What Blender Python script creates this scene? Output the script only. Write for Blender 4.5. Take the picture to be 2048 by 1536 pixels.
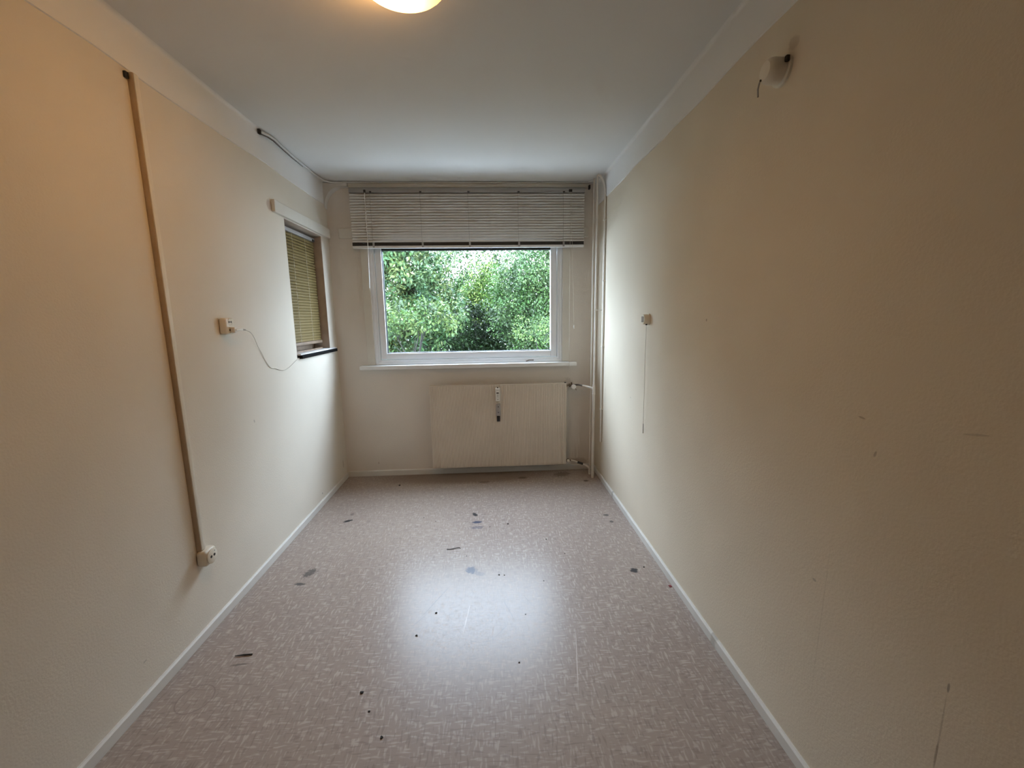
import bpy, bmesh, math, random
import numpy as np
from mathutils import Vector, Matrix

random.seed(7)
rng = np.random.default_rng(11)
scene = bpy.context.scene
C = scene.collection
for o in list(bpy.data.objects):
    bpy.data.objects.remove(o)

# ------------------------------------------------------------------ camera
A, B, D, H, HC = 1.3137, 0.9388, 3.6876, 2.5, 1.4109      # left wall, right wall, back wall, ceiling, camera height
NEAR = -2.4  # room stretched back behind the camera to dim its near end
F_PX, PITCH, YAW, ROLL = 836.87, 0.1599, 0.0510, 0.0153
cam_data = bpy.data.cameras.new('camera')
cam_data.sensor_fit = 'HORIZONTAL'
cam_data.sensor_width = 36.0
cam_data.lens = 36.0 * F_PX / 2048.0
cam_data.clip_start = 0.02
cam = bpy.data.objects.new('camera', cam_data)
C.objects.link(cam)
_f = Vector((math.sin(YAW) * math.cos(PITCH), math.cos(YAW) * math.cos(PITCH), -math.sin(PITCH)))
_r = Vector((math.cos(YAW), -math.sin(YAW), 0))
_d = _f.cross(_r)
_R = math.cos(ROLL) * _r + math.sin(ROLL) * _d
_D = -math.sin(ROLL) * _r + math.cos(ROLL) * _d
m = Matrix.Identity(4)
for i in range(3):
    m[i][0], m[i][1], m[i][2] = _R[i], -_D[i], -_f[i]
m[2][3] = HC
cam.matrix_world = m
scene.camera = cam

# ------------------------------------------------------------------ light and exposure
SKY = 24.0            # overcast sky
LAMP = 40.0            # ceiling lamp shade
world = bpy.data.worlds.new('overcast_sky')
scene.world = world
world.use_nodes = True
wn = world.node_tree
bg = wn.nodes['Background']
bg.inputs['Color'].default_value = (0.73, 0.885, 1.10, 1)
bg.inputs['Strength'].default_value = SKY
scene.view_settings.view_transform = 'Standard'
scene.view_settings.look = 'None'
scene.view_settings.gamma = 1.0
scene.view_settings.use_curve_mapping = False
scene.view_settings.exposure = 0.24
try:
    scene.cycles.max_bounces = 7
    scene.cycles.diffuse_bounces = 5
    scene.cycles.glossy_bounces = 3
    scene.cycles.transmission_bounces = 4
    scene.cycles.transparent_max_bounces = 7
    scene.cycles.sample_clamp_indirect = 12.0
    scene.cycles.use_denoising = True
    scene.cycles.use_light_tree = False
    scene.cycles.use_adaptive_sampling = True
    scene.cycles.adaptive_threshold = 0.1
    scene.cycles.adaptive_min_samples = 24
    scene.cycles.caustics_reflective = False
    scene.cycles.caustics_refractive = False
except Exception:
    pass

# light portal in the opening of the garden window: it emits nothing and is not an object one could see,
# it only tells the path tracer where the sky enters the room, so that the daylight is sampled with less noise
pd = bpy.data.lights.new('window_portal', 'AREA')
pd.shape = 'RECTANGLE'; pd.size = 1.46; pd.size_y = 0.92
pd.cycles.is_portal = True
po = bpy.data.objects.new('window_portal', pd)
C.objects.link(po)
po.location = (-0.17, D + 0.09, 1.545); po.rotation_euler = (math.radians(-90), 0, 0)

# ------------------------------------------------------------------ materials
def nodes_of(mt):
    return mt.node_tree.nodes, mt.node_tree.links

def mat(name, col, rough=0.6, metal=0.0, spec=0.5, noise=None, bump=None, vary=0.0, transl=0.0):
    """procedural principled material; noise=(scale, amount of colour variation), bump=(scale, strength, distance)"""
    mt = bpy.data.materials.new(name)
    mt.use_nodes = True
    n, l = nodes_of(mt)
    p = n['Principled BSDF']
    p.inputs['Base Color'].default_value = (*col, 1)
    p.inputs['Roughness'].default_value = rough
    p.inputs['Metallic'].default_value = metal
    p.inputs['Specular IOR Level'].default_value = spec
    tc = n.new('ShaderNodeTexCoord')
    if noise is None:
        noise = (18.0, 0.05)
    tx = n.new('ShaderNodeTexNoise')
    tx.inputs['Scale'].default_value = noise[0]
    tx.inputs['Detail'].default_value = 2
    l.new(tc.outputs['Object'], tx.inputs['Vector'])
    cr = n.new('ShaderNodeValToRGB')
    k = noise[1]
    cr.color_ramp.elements[0].position = 0.3
    cr.color_ramp.elements[1].position = 0.7
    cr.color_ramp.elements[0].color = (*[c * (1 - k) for c in col], 1)
    cr.color_ramp.elements[1].color = (*[min(1, c * (1 + k)) for c in col], 1)
    l.new(tx.outputs['Fac'], cr.inputs['Fac'])
    l.new(cr.outputs['Color'], p.inputs['Base Color'])
    if bump:
        tb = n.new('ShaderNodeTexNoise')
        tb.inputs['Scale'].default_value = bump[0]
        tb.inputs['Detail'].default_value = 3
        l.new(tc.outputs['Object'], tb.inputs['Vector'])
        b = n.new('ShaderNodeBump')
        b.inputs['Strength'].default_value = bump[1]
        b.inputs['Distance'].default_value = bump[2]
        l.new(tb.outputs['Fac'], b.inputs['Height'])
        l.new(b.outputs['Normal'], p.inputs['Normal'])
    return mt

def add_marks(mt, marks, axes=(0, 1)):
    """stains and painted shade patches: (u, v, ru, rv, rotation, colour, strength, raggedness)"""
    n, l = nodes_of(mt)
    p = n['Principled BSDF']
    src = p.inputs['Base Color'].links[0].from_socket
    tc = n.new('ShaderNodeTexCoord')
    sep = n.new('ShaderNodeSeparateXYZ')
    l.new(tc.outputs['Object'], sep.inputs[0])
    cmb = n.new('ShaderNodeCombineXYZ')
    l.new(sep.outputs[axes[0]], cmb.inputs[0])
    l.new(sep.outputs[axes[1]], cmb.inputs[1])
    nz = n.new('ShaderNodeTexNoise')
    nz.inputs['Scale'].default_value = 75
    nz.inputs['Detail'].default_value = 3
    l.new(tc.outputs['Object'], nz.inputs['Vector'])
    for (u, v, ru, rv, rot, col, st, rag) in marks:
        mp = n.new('ShaderNodeMapping')
        mp.vector_type = 'TEXTURE'
        mp.inputs['Location'].default_value = (u, v, 0)
        mp.inputs['Rotation'].default_value = (0, 0, rot)
        mp.inputs['Scale'].default_value = (ru, rv, 1)
        l.new(cmb.outputs[0], mp.inputs['Vector'])
        ln = n.new('ShaderNodeVectorMath')
        ln.operation = 'LENGTH'
        l.new(mp.outputs[0], ln.inputs[0])
        ma = n.new('ShaderNodeMath')
        ma.operation = 'MULTIPLY_ADD'
        l.new(nz.outputs['Fac'], ma.inputs[0])
        ma.inputs[1].default_value = rag
        l.new(ln.outputs['Value'], ma.inputs[2])
        mr = n.new('ShaderNodeMapRange')
        mr.interpolation_type = 'SMOOTHSTEP'
        mr.inputs['From Min'].default_value = 0.55 + rag * 0.5
        mr.inputs['From Max'].default_value = 1.0 + rag * 0.5
        mr.inputs['To Min'].default_value = st
        mr.inputs['To Max'].default_value = 0
        l.new(ma.outputs[0], mr.inputs['Value'])
        mx = n.new('ShaderNodeMix')
        mx.data_type = 'RGBA'
        l.new(mr.outputs[0], mx.inputs['Factor'])
        l.new(src, mx.inputs['A'])
        mx.inputs['B'].default_value = (*col, 1)
        src = mx.outputs['Result']
    l.new(src, p.inputs['Base Color'])

WALLCOL = (0.71, 0.655, 0.56)
def wall_material(name, col, uaxis, marks=None):
    mt = mat(name, col, 0.75, spec=0.25, noise=(2.2, 0.03))
    n, l = nodes_of(mt)
    p = n['Principled BSDF']
    tc = n.new('ShaderNodeTexCoord')
    n1 = n.new('ShaderNodeTexNoise'); n1.inputs['Scale'].default_value = 140; n1.inputs['Detail'].default_value = 1
    n2 = n.new('ShaderNodeTexNoise'); n2.inputs['Scale'].default_value = 6; n2.inputs['Detail'].default_value = 0
    mp = n.new('ShaderNodeMapping')
    mp.inputs['Scale'].default_value = (1, 1, 0.06) if True else (1, 1, 1)
    l.new(tc.outputs['Object'], n1.inputs['Vector'])
    l.new(tc.outputs['Object'], mp.inputs['Vector'])
    l.new(mp.outputs[0], n2.inputs['Vector'])
    hs = n.new('ShaderNodeMath'); hs.operation = 'MULTIPLY_ADD'; hs.inputs[1].default_value = 0.9
    l.new(n1.outputs['Fac'], hs.inputs[0]); l.new(n2.outputs['Fac'], hs.inputs[2])
    b1 = n.new('ShaderNodeBump'); b1.inputs['Strength'].default_value = 0.5; b1.inputs['Distance'].default_value = 0.0012
    l.new(hs.outputs[0], b1.inputs['Height'])
    l.new(b1.outputs['Normal'], p.inputs['Normal'])
    if marks:
        add_marks(mt, marks, uaxis)
    return mt

M = {}
grey_mark, brown_mark, black_mark = (0.10, 0.095, 0.09), (0.22, 0.16, 0.11), (0.03, 0.03, 0.035)
M['wall_left'] = wall_material('wallpaper_left', WALLCOL, (1, 2), [
    (2.33, 0.86, 0.006, 0.012, 0.3, grey_mark, 0.35, 0.4), (1.45, 0.16, 0.010, 0.004, 0.2, grey_mark, 0.3, 0.4),
    (3.12, 0.09, 0.006, 0.010, 0.2, grey_mark, 0.7, 0.5), (2.745, 2.100, 0.040, 0.040, 0.0, (0.42, 0.31, 0.23), 0.7, 0.1),
    (3.6, 0.15, 0.012, 0.05, 0.1, brown_mark, 0.35, 0.8)])
M['wall_right'] = wall_material('wallpaper_right', (0.70, 0.625, 0.50), (1, 2), [
    (0.712, 0.632, 0.003, 0.014, 0.0, black_mark, 0.5, 0.3), (0.713, 0.53, 0.0022, 0.10, 0.0, brown_mark, 0.3, 0.5), (0.714, 0.465, 0.003, 0.045, 0.0, brown_mark, 0.55, 0.6),
    (0.738, 1.170, 0.028, 0.003, -0.2, brown_mark, 0.3, 0.5), (0.987, 1.144, 0.012, 0.0035, 0.1, brown_mark, 0.45, 0.4), (0.939, 1.063, 0.004, 0.010, 0.3, brown_mark, 0.4, 0.5),
    (1.077, 0.631, 0.009, 0.005, 0.0, grey_mark, 0.35, 0.5), (1.273, 0.269, 0.006, 0.008, 0.0, (0.8, 0.75, 0.65), 0.5, 0.5), (1.786, 1.383, 0.006, 0.007, 0.0, brown_mark, 0.55, 0.4),
    (2.728, 0.859, 0.006, 0.007, 0.0, grey_mark, 0.4, 0.4), (1.04, 0.52, 0.002, 0.34, 0.02, brown_mark, 0.14, 0.4), (1.365, 2.215, 0.030, 0.022, 0.4, (0.40, 0.33, 0.24), 0.4, 0.8)])
M['wall_back'] = wall_material('wallpaper_back', (0.74, 0.69, 0.625), (0, 2), [
    (-1.03, 0.12, 0.008, 0.012, 0, brown_mark, 0.3, 0.4), (0.70, 0.80, 0.05, 0.07, 0.4, (0.35, 0.31, 0.27), 0.35, 0.8),
    (0.80, 0.07, 0.10, 0.05, 0.0, (0.35, 0.28, 0.22), 0.45, 0.8)])
M['wall_front'] = wall_material('low_bounce_wall', (0.20, 0.15, 0.11), (0, 2))  # colour darkened so the unseen wall bounces less light forward
M['ceiling'] = mat('ceiling_paint', (0.74, 0.735, 0.715), 0.85, spec=0.2, noise=(1.5, 0.025), bump=(60, 0.15, 0.002))
M['band'] = mat('ceiling_band_paint', (0.78, 0.775, 0.755), 0.7, spec=0.3, noise=(3, 0.02), bump=(40, 0.15, 0.002))
M['cove'] = mat('corner_plaster_paint', (0.66, 0.65, 0.62), 0.8, spec=0.2, noise=(8, 0.04), bump=(40, 0.2, 0.002))
M['baseboard'] = mat('painted_baseboard', (0.68, 0.665, 0.62), 0.45, noise=(6, 0.05), bump=(25, 0.1, 0.001))
add_marks(M['baseboard'], [(B, 1.55, 0.03, 0.03, 0, (0.3, 0.28, 0.24), 0.5, 1.0), (B, 3.05, 0.05, 0.02, 0, (0.2, 0.19, 0.17), 0.5, 1.0)], (0, 1))
M['white'] = mat('white_gloss_paint', (0.80, 0.80, 0.79), 0.35, noise=(9, 0.02))
M['frame'] = mat('white_window_frame', (0.86, 0.88, 0.90), 0.3, noise=(9, 0.015))
M['trimboard'] = mat('cream_painted_board', (0.70, 0.67, 0.60), 0.5, noise=(9, 0.03), bump=(30, 0.1, 0.001))
M['gasket'] = mat('black_rubber_gasket', (0.008, 0.009, 0.010), 0.6)
M['cream'] = mat('cream_plastic', (0.74, 0.69, 0.58), 0.4, noise=(30, 0.03))
M['white_plastic'] = mat('white_plastic', (0.80, 0.79, 0.75), 0.35, noise=(30, 0.02))
M['tan'] = mat('tan_cable_trunking', (0.50, 0.385, 0.26), 0.55, noise=(20, 0.08))
M['black'] = mat('black_plastic', (0.012, 0.012, 0.012), 0.5)
M['radiator'] = mat('cream_radiator_enamel', (0.68, 0.61, 0.515), 0.4, noise=(4, 0.04))
M['pipe'] = mat('cream_painted_pipe', (0.70, 0.66, 0.59), 0.4, noise=(12, 0.06))
M['brass'] = mat('tarnished_brass', (0.16, 0.12, 0.08), 0.45, metal=0.7, noise=(60, 0.3))
M['darkpipe'] = mat('bare_dark_pipe', (0.17, 0.15, 0.13), 0.5, metal=0.3, noise=(60, 0.3))
M['grey_plastic'] = mat('grey_plastic', (0.40, 0.385, 0.38), 0.45, noise=(40, 0.05))
M['slat'] = mat('blind_slat_enamel', (0.80, 0.78, 0.74), 0.4, noise=(7, 0.05))
M['headrail'] = mat('blind_headrail', (0.34, 0.33, 0.315), 0.4, noise=(7, 0.05))
M['strip_dark'] = mat('blind_dark_strip', (0.030, 0.026, 0.023), 0.6)
M['slat_yellow'] = mat('yellow_blind_slat', (0.19, 0.138, 0.048), 0.4, noise=(10, 0.08))
M['wood_dark'] = mat('brown_varnished_wood', (0.24, 0.17, 0.115), 0.5, noise=(25, 0.2))
M['jamb'] = mat('worn_beige_jamb', (0.47, 0.385, 0.31), 0.6, noise=(12, 0.12), bump=(50, 0.3, 0.002))
M['stone'] = mat('pale_stone_sill', (0.76, 0.76, 0.76), 0.6, noise=(30, 0.05))
M['cord'] = mat('pale_cord', (0.62, 0.58, 0.50), 0.6)
M['cord_grey'] = mat('grey_cord', (0.36, 0.34, 0.31), 0.6)
M['cable'] = mat('white_cable', (0.66, 0.66, 0.64), 0.5, noise=(20, 0.05))
M['mullion_black'] = mat('black_edge', (0.006, 0.006, 0.006), 0.8, spec=0.1)
M['soil'] = mat('garden_soil', (0.035, 0.035, 0.02), 0.9, noise=(3, 0.4), bump=(14, 0.8, 0.03))
M['bark'] = mat('dark_bark', (0.013, 0.011, 0.008), 0.9, noise=(20, 0.3), bump=(40, 0.8, 0.01))
M['crumb'] = mat('dark_crumb', (0.02, 0.017, 0.014), 0.8)
M['exterior'] = mat('exterior_plaster', (0.45, 0.43, 0.40), 0.9, noise=(5, 0.1))
M['red'] = mat('dark_red_flake', (0.20, 0.03, 0.03), 0.7)

def glass_material():
    mt = bpy.data.materials.new('window_glass')
    mt.use_nodes = True
    n, l = nodes_of(mt)
    n.remove(n['Principled BSDF'])
    tr = n.new('ShaderNodeBsdfTransparent'); tr.inputs['Color'].default_value = (0.97, 0.985, 0.98, 1)
    gl = n.new('ShaderNodeBsdfGlossy'); gl.inputs['Roughness'].default_value = 0.02
    # Schlick reflectance, the same from both faces of the thin pane
    gm = n.new('ShaderNodeNewGeometry')
    dt = n.new('ShaderNodeVectorMath'); dt.operation = 'DOT_PRODUCT'
    l.new(gm.outputs['Incoming'], dt.inputs[0]); l.new(gm.outputs['Normal'], dt.inputs[1])
    ab = n.new('ShaderNodeMath'); ab.operation = 'ABSOLUTE'; l.new(dt.outputs['Value'], ab.inputs[0])
    iv = n.new('ShaderNodeMath'); iv.operation = 'SUBTRACT'; iv.inputs[0].default_value = 1.0; l.new(ab.outputs[0], iv.inputs[1])
    pw = n.new('ShaderNodeMath'); pw.operation = 'POWER'; l.new(iv.outputs[0], pw.inputs[0]); pw.inputs[1].default_value = 5.0
    fr = n.new('ShaderNodeMath'); fr.operation = 'MULTIPLY_ADD'; l.new(pw.outputs[0], fr.inputs[0]); fr.inputs[1].default_value = 0.96; fr.inputs[2].default_value = 0.04
    nz = n.new('ShaderNodeTexNoise'); nz.inputs['Scale'].default_value = 3
    bp = n.new('ShaderNodeBump'); bp.inputs['Strength'].default_value = 0.02; bp.inputs['Distance'].default_value = 0.002
    l.new(nz.outputs['Fac'], bp.inputs['Height']); l.new(bp.outputs[0], gl.inputs['Normal'])
    mx = n.new('ShaderNodeMixShader')
    l.new(fr.outputs[0], mx.inputs[0]); l.new(tr.outputs[0], mx.inputs[1]); l.new(gl.outputs[0], mx.inputs[2])
    l.new(mx.outputs[0], n['Material Output'].inputs['Surface'])
    return mt
M['glass'] = glass_material()

def floor_material():
    mt = bpy.data.materials.new('vinyl_floor')
    mt.use_nodes = True
    n, l = nodes_of(mt)
    p = n['Principled BSDF']
    tc = n.new('ShaderNodeTexCoord')
    def layer(sc, seed, lo, hi):
        mp = n.new('ShaderNodeMapping'); mp.inputs['Scale'].default_value = sc; mp.inputs['Location'].default_value = (seed, seed * 1.7, 0)
        l.new(tc.outputs['Object'], mp.inputs['Vector'])
        t = n.new('ShaderNodeTexNoise'); t.inputs['Scale'].default_value = 1; t.inputs['Detail'].default_value = 0.8
        l.new(mp.outputs[0], t.inputs['Vector'])
        r = n.new('ShaderNodeMapRange'); r.interpolation_type = 'SMOOTHSTEP'
        r.inputs['From Min'].default_value = lo; r.inputs['From Max'].default_value = hi
        l.new(t.outputs['Fac'], r.inputs['Value'])
        return r.outputs[0]
    hx = layer((24, 115, 1), 3.1, 0.50, 0.68)
    hy = layer((115, 24, 1), 9.4, 0.50, 0.68)
    sel = layer((17, 17, 1), 5.5, 0.46, 0.54)
    mixl = n.new('ShaderNodeMix'); mixl.data_type = 'FLOAT'
    l.new(sel, mixl.inputs['Factor']); l.new(hx, mixl.inputs['A']); l.new(hy, mixl.inputs['B'])
    dx = layer((21, 130, 1), 31.0, 0.54, 0.68)
    dy = layer((130, 21, 1), 41.0, 0.54, 0.68)
    mixd = n.new('ShaderNodeMix'); mixd.data_type = 'FLOAT'
    l.new(sel, mixd.inputs['Factor']); l.new(dy, mixd.inputs['A']); l.new(dx, mixd.inputs['B'])
    big = layer((1.1, 1.1, 1), 12.0, 0.3, 0.7)
    base = n.new('ShaderNodeMix'); base.data_type = 'RGBA'
    base.inputs['A'].default_value = (0.325, 0.262, 0.226, 1); base.inputs['B'].default_value = (0.36, 0.295, 0.248, 1)
    l.new(big, base.inputs['Factor'])
    m1 = n.new('ShaderNodeMix'); m1.data_type = 'RGBA'
    l.new(base.outputs['Result'], m1.inputs['A']); m1.inputs['B'].default_value = (0.455, 0.388, 0.340, 1)
    l.new(mixl.outputs['Result'], m1.inputs['Factor'])
    m2 = n.new('ShaderNodeMix'); m2.data_type = 'RGBA'
    l.new(m1.outputs['Result'], m2.inputs['A']); m2.inputs['B'].default_value = (0.25, 0.20, 0.175, 1)
    mm = n.new('ShaderNodeMath'); mm.operation = 'MULTIPLY'; mm.inputs[1].default_value = 0.6
    l.new(mixd.outputs['Result'], mm.inputs[0]); l.new(mm.outputs[0], m2.inputs['Factor'])
    l.new(m2.outputs['Result'], p.inputs['Base Color'])
    rr = n.new('ShaderNodeMapRange'); rr.inputs['To Min'].default_value = 0.30; rr.inputs['To Max'].default_value = 0.38
    l.new(mixl.outputs['Result'], rr.inputs['Value']); l.new(rr.outputs[0], p.inputs['Roughness'])
    p.inputs['Specular IOR Level'].default_value = 0.26
    g, bl, db = (0.045, 0.043, 0.045), (0.075, 0.08, 0.12), (0.07, 0.045, 0.03)
    lt = (0.62, 0.56, 0.52)
    marks = [(-1.032, 2.828, 0.034, 0.016, 0.5, g, 0.85, 0.5), (-1.035, 2.93, 0.012, 0.02, 0, g, 0.35, 0.5),
             (-0.137, 2.85, 0.016, 0.030, 0.5, g, 0.8, 0.5), (-0.118, 2.735, 0.036, 0.018, 0.05, bl, 0.85, 0.4), (-0.118, 2.66, 0.045, 0.02, 0, bl, 0.4, 1.0),
             (-0.135, 2.175, 0.030, 0.035, 0.6, bl, 0.7, 0.7), (-0.09, 2.14, 0.035, 0.018, -0.4, bl, 0.35, 0.6),
             (-1.045, 2.22, 0.026, 0.045, -0.4, g, 0.55, 1.0), (-1.055, 2.12, 0.03, 0.012, -0.1, g, 0.6, 0.5),
             (0.775, 2.105, 0.022, 0.022, 0.5, g, 0.8, 0.6), (0.80, 2.765, 0.02, 0.016, 0, g, 0.6, 0.5), (0.811, 2.668, 0.014, 0.016, 0, g, 0.6, 0.5),
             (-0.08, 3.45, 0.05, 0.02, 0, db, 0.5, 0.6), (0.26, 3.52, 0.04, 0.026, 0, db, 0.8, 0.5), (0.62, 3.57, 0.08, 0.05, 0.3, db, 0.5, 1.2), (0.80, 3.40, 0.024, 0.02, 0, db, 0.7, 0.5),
             (-0.25, 3.60, 0.80, 0.17, 0.0, (0.20, 0.135, 0.095), 0.5, 0.5),  # brown dirt plus painted shade along the floor below the radiator
             (-1.07, 1.59, 0.035, 0.006, 0.1, g, 0.35, 0.6), (-0.72, 1.03, 0.04, 0.02, 0.3, g, 0.3, 1.0), (-0.42, 1.10, 0.05, 0.04, 0.3, g, 0.3, 1.2), (-0.33, 1.06, 0.03, 0.02, 0.3, g, 0.35, 1.0),
             (-0.30, 1.93, 0.16, 0.003, 1.1, g, 0.35, 0.1), (-0.14, 1.80, 0.12, 0.0025, 1.45, lt, 0.7, 0.1), (0.06, 1.84, 0.10, 0.003, 1.9, g, 0.3, 0.1),
             (-0.36, 1.80, 0.07, 0.003, 0.95, g, 0.25, 0.1), (0.02, 1.70, 0.07, 0.003, 0.9, g, 0.22, 0.1), (0.16, 1.90, 0.06, 0.003, 2.0, g, 0.25, 0.1),
             (0.33, 1.52, 0.20, 0.003, 1.4, lt, 0.5, 0.1)]
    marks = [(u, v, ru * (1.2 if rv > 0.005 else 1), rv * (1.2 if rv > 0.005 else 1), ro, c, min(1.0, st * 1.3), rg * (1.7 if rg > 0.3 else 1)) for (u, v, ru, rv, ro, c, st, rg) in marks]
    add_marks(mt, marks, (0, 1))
    # a faint worn ring left by a pot or a furniture foot
    src = p.inputs['Base Color'].links[0].from_socket
    mp = n.new('ShaderNodeMapping'); mp.vector_type = 'TEXTURE'; mp.inputs['Location'].default_value = (-1.146, 1.437, 0); mp.inputs['Scale'].default_value = (0.062, 0.062, 10)
    l.new(tc.outputs['Object'], mp.inputs['Vector'])
    ln = n.new('ShaderNodeVectorMath'); ln.operation = 'LENGTH'; l.new(mp.outputs[0], ln.inputs[0])
    sb = n.new('ShaderNodeMath'); sb.operation = 'SUBTRACT'; l.new(ln.outputs['Value'], sb.inputs[0]); sb.inputs[1].default_value = 1
    ab = n.new('ShaderNodeMath'); ab.operation = 'ABSOLUTE'; l.new(sb.outputs[0], ab.inputs[0])
    mr = n.new('ShaderNodeMapRange'); mr.inputs['From Max'].default_value = 0.06; mr.inputs['To Min'].default_value = 0.5; mr.inputs['To Max'].default_value = 0
    l.new(ab.outputs[0], mr.inputs['Value'])
    mx = n.new('ShaderNodeMix'); mx.data_type = 'RGBA'; l.new(mr.outputs[0], mx.inputs['Factor']); l.new(src, mx.inputs['A']); mx.inputs['B'].default_value = (0.18, 0.13, 0.13, 1)
    l.new(mx.outputs['Result'], p.inputs['Base Color'])
    return mt
M['floor'] = floor_material()

# ------------------------------------------------------------------ mesh helpers
class MB:
    """collects shapes in world coordinates"""
    def __init__(self):
        self.v, self.f = [], []
    def add(self, vs, fs):
        k = len(self.v)
        self.v += [tuple(x) for x in vs]
        self.f += [tuple(i + k for i in f) for f in fs]
        return self
    def box(self, x0, x1, y0, y1, z0, z1):
        vs = [(x, y, z) for x in (x0, x1) for y in (y0, y1) for z in (z0, z1)]
        return self.add(vs, [(0, 1, 3, 2), (4, 6, 7, 5), (0, 4, 5, 1), (2, 3, 7, 6), (0, 2, 6, 4), (1, 5, 7, 3)])
    def bbox(self, x0, x1, y0, y1, z0, z1, r=0.004, seg=2):
        bm = bmesh.new()
        bmesh.ops.create_cube(bm, size=1)
        for v in bm.verts:
            v.co = Vector(((x0 + x1) / 2 + v.co.x * (x1 - x0), (y0 + y1) / 2 + v.co.y * (y1 - y0), (z0 + z1) / 2 + v.co.z * (z1 - z0)))
        bmesh.ops.bevel(bm, geom=bm.edges[:], offset=r, segments=seg, affect='EDGES', profile=0.5)
        bm.verts.index_update()
        self.add([v.co[:] for v in bm.verts], [[v.index for v in f.verts] for f in bm.faces])
        bm.free()
        return self
    def tube(self, pts, r, n=10, cap=True):
        pts = [Vector(p) for p in pts]
        rs = r if isinstance(r, (list, tuple)) else [r] * len(pts)
        vs, fs = [], []
        t0 = (pts[1] - pts[0]).normalized()
        up = Vector((0, 0, 1)) if abs(t0.z) < 0.9 else Vector((1, 0, 0))
        u = t0.cross(up).normalized()
        for i, p in enumerate(pts):
            t = (pts[min(i + 1, len(pts) - 1)] - pts[max(i - 1, 0)]).normalized()
            u = (u - t * u.dot(t)).normalized()
            w = t.cross(u)
            for k in range(n):
                a = 2 * math.pi * k / n
                vs.append(p + (u * math.cos(a) + w * math.sin(a)) * rs[i])
        for i in range(len(pts) - 1):
            for k in range(n):
                a, b = i * n + k, i * n + (k + 1) % n
                fs.append((a, b, b + n, a + n))
        if cap:
            fs.append(tuple(reversed(range(n))))
            fs.append(tuple(range((len(pts) - 1) * n, len(pts) * n)))
        return self.add(vs, fs)
    def lathe(self, origin, axis, prof, n=24):
        """prof: (radius, distance along the axis)"""
        o, ax = Vector(origin), Vector(axis).normalized()
        up = Vector((0, 0, 1)) if abs(ax.z) < 0.9 else Vector((1, 0, 0))
        u = ax.cross(up).normalized(); w = ax.cross(u)
        vs, fs = [], []
        for (r, h) in prof:
            for k in range(n):
                a = 2 * math.pi * k / n
                vs.append(o + ax * h + (u * math.cos(a) + w * math.sin(a)) * max(r, 1e-5))
        for i in range(len(prof) - 1):
            for k in range(n):
                a, b = i * n + k, i * n + (k + 1) % n
                fs.append((a, b, b + n, a + n))
        fs.append(tuple(reversed(range(n)))); fs.append(tuple(range((len(prof) - 1) * n, len(prof) * n)))
        return self.add(vs, fs)

def world_loc(o):
    v = Vector((0, 0, 0))
    while o is not None:
        v = v + o.location
        o = o.parent
    return v

def obj(name, mb, material, parent=None, loc=None, smooth=False, **tags):
    me = bpy.data.meshes.new(name)
    base = world_loc(parent) if parent else Vector((0, 0, 0))
    off = base + (Vector(loc) if loc else Vector((0, 0, 0)))
    me.from_pydata([(v[0] - off.x, v[1] - off.y, v[2] - off.z) for v in mb.v], [], mb.f)
    me.update()
    bm = bmesh.new(); bm.from_mesh(me); bmesh.ops.recalc_face_normals(bm, faces=bm.faces[:]); bm.to_mesh(me); bm.free()
    me.materials.append(material)
    if smooth:
        for p in me.polygons:
            p.use_smooth = True
        try:
            me.set_sharp_from_angle(angle=math.radians(40))
        except Exception:
            pass
    o = bpy.data.objects.new(name, me)
    C.objects.link(o)
    if parent:
        o.parent = parent
    if loc:
        o.location = loc
    for k, v in tags.items():
        o[k] = v
    return o

def thing(name, label, category, loc, group=None):
    o = bpy.data.objects.new(name, None)
    o.empty_display_size = 0.05
    C.objects.link(o)
    o.location = loc
    o['label'] = label; o['category'] = category
    if group:
        o['group'] = group
    return o

def share(src, parent, loc, name=None):
    c = src.copy(); C.objects.link(c); c.parent = parent; c.location = loc
    return c

# ------------------------------------------------------------------ the room
T = 0.30            # wall thickness
TB = 0.092          # outer wall under and beside the garden window
WX0, WX1, WZ0, WZ1 = -0.998, 0.638, 1.005, 2.103         # opening for the garden window
SY0, SY1, SZ0, SZ1 = 2.918, 3.522, 1.150, 2.062           # recess of the small side window
S = dict(kind='structure')
# the floor keeps its world coordinates as object coordinates for the marks
obj('floor', MB().box(-A - T, B + T, NEAR - T, D + TB, -0.2, 0.0), M['floor'], **S, label='pinkish beige vinyl floor with a woven stroke pattern and dark scuffs')
obj('ceiling', MB().box(-A - T, B + T, NEAR - T, D + TB, H, H + 0.2), M['ceiling'], **S, label='off-white painted ceiling')
wl = MB()
wl.box(-A - T, -A, NEAR - T, SY0, 0, H).box(-A - T, -A, SY1, D + TB, 0, H).box(-A - T, -A, SY0, SY1, 0, SZ0).box(-A - T, -A, SY0, SY1, SZ1, H)
wl.box(-A - T, -A - 0.20, SY0, SY1, SZ0, SZ1)
obj('wall_left', wl, M['wall_left'], **S, label='cream wallpapered wall on the left')
obj('wall_right', MB().box(B, B + T, NEAR - T, D + TB, 0, H), M['wall_right'], **S, label='cream wallpapered wall on the right')
wb = MB()
wb.box(-A, WX0, D, D + TB, 0, H).box(WX1, B, D, D + TB, 0, H).box(WX0, WX1, D, D + TB, 0, WZ0).box(WX0, WX1, D, D + TB, WZ1, H)
obj('wall_back', wb, M['wall_back'], **S, label='greyish cream wall around the garden window')
obj('wall_front', MB().box(-A, B, NEAR - T, NEAR, 0, H), M['wall_front'], **S, label='unseen wall behind the viewpoint, darkened to cut bounce light')

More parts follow.
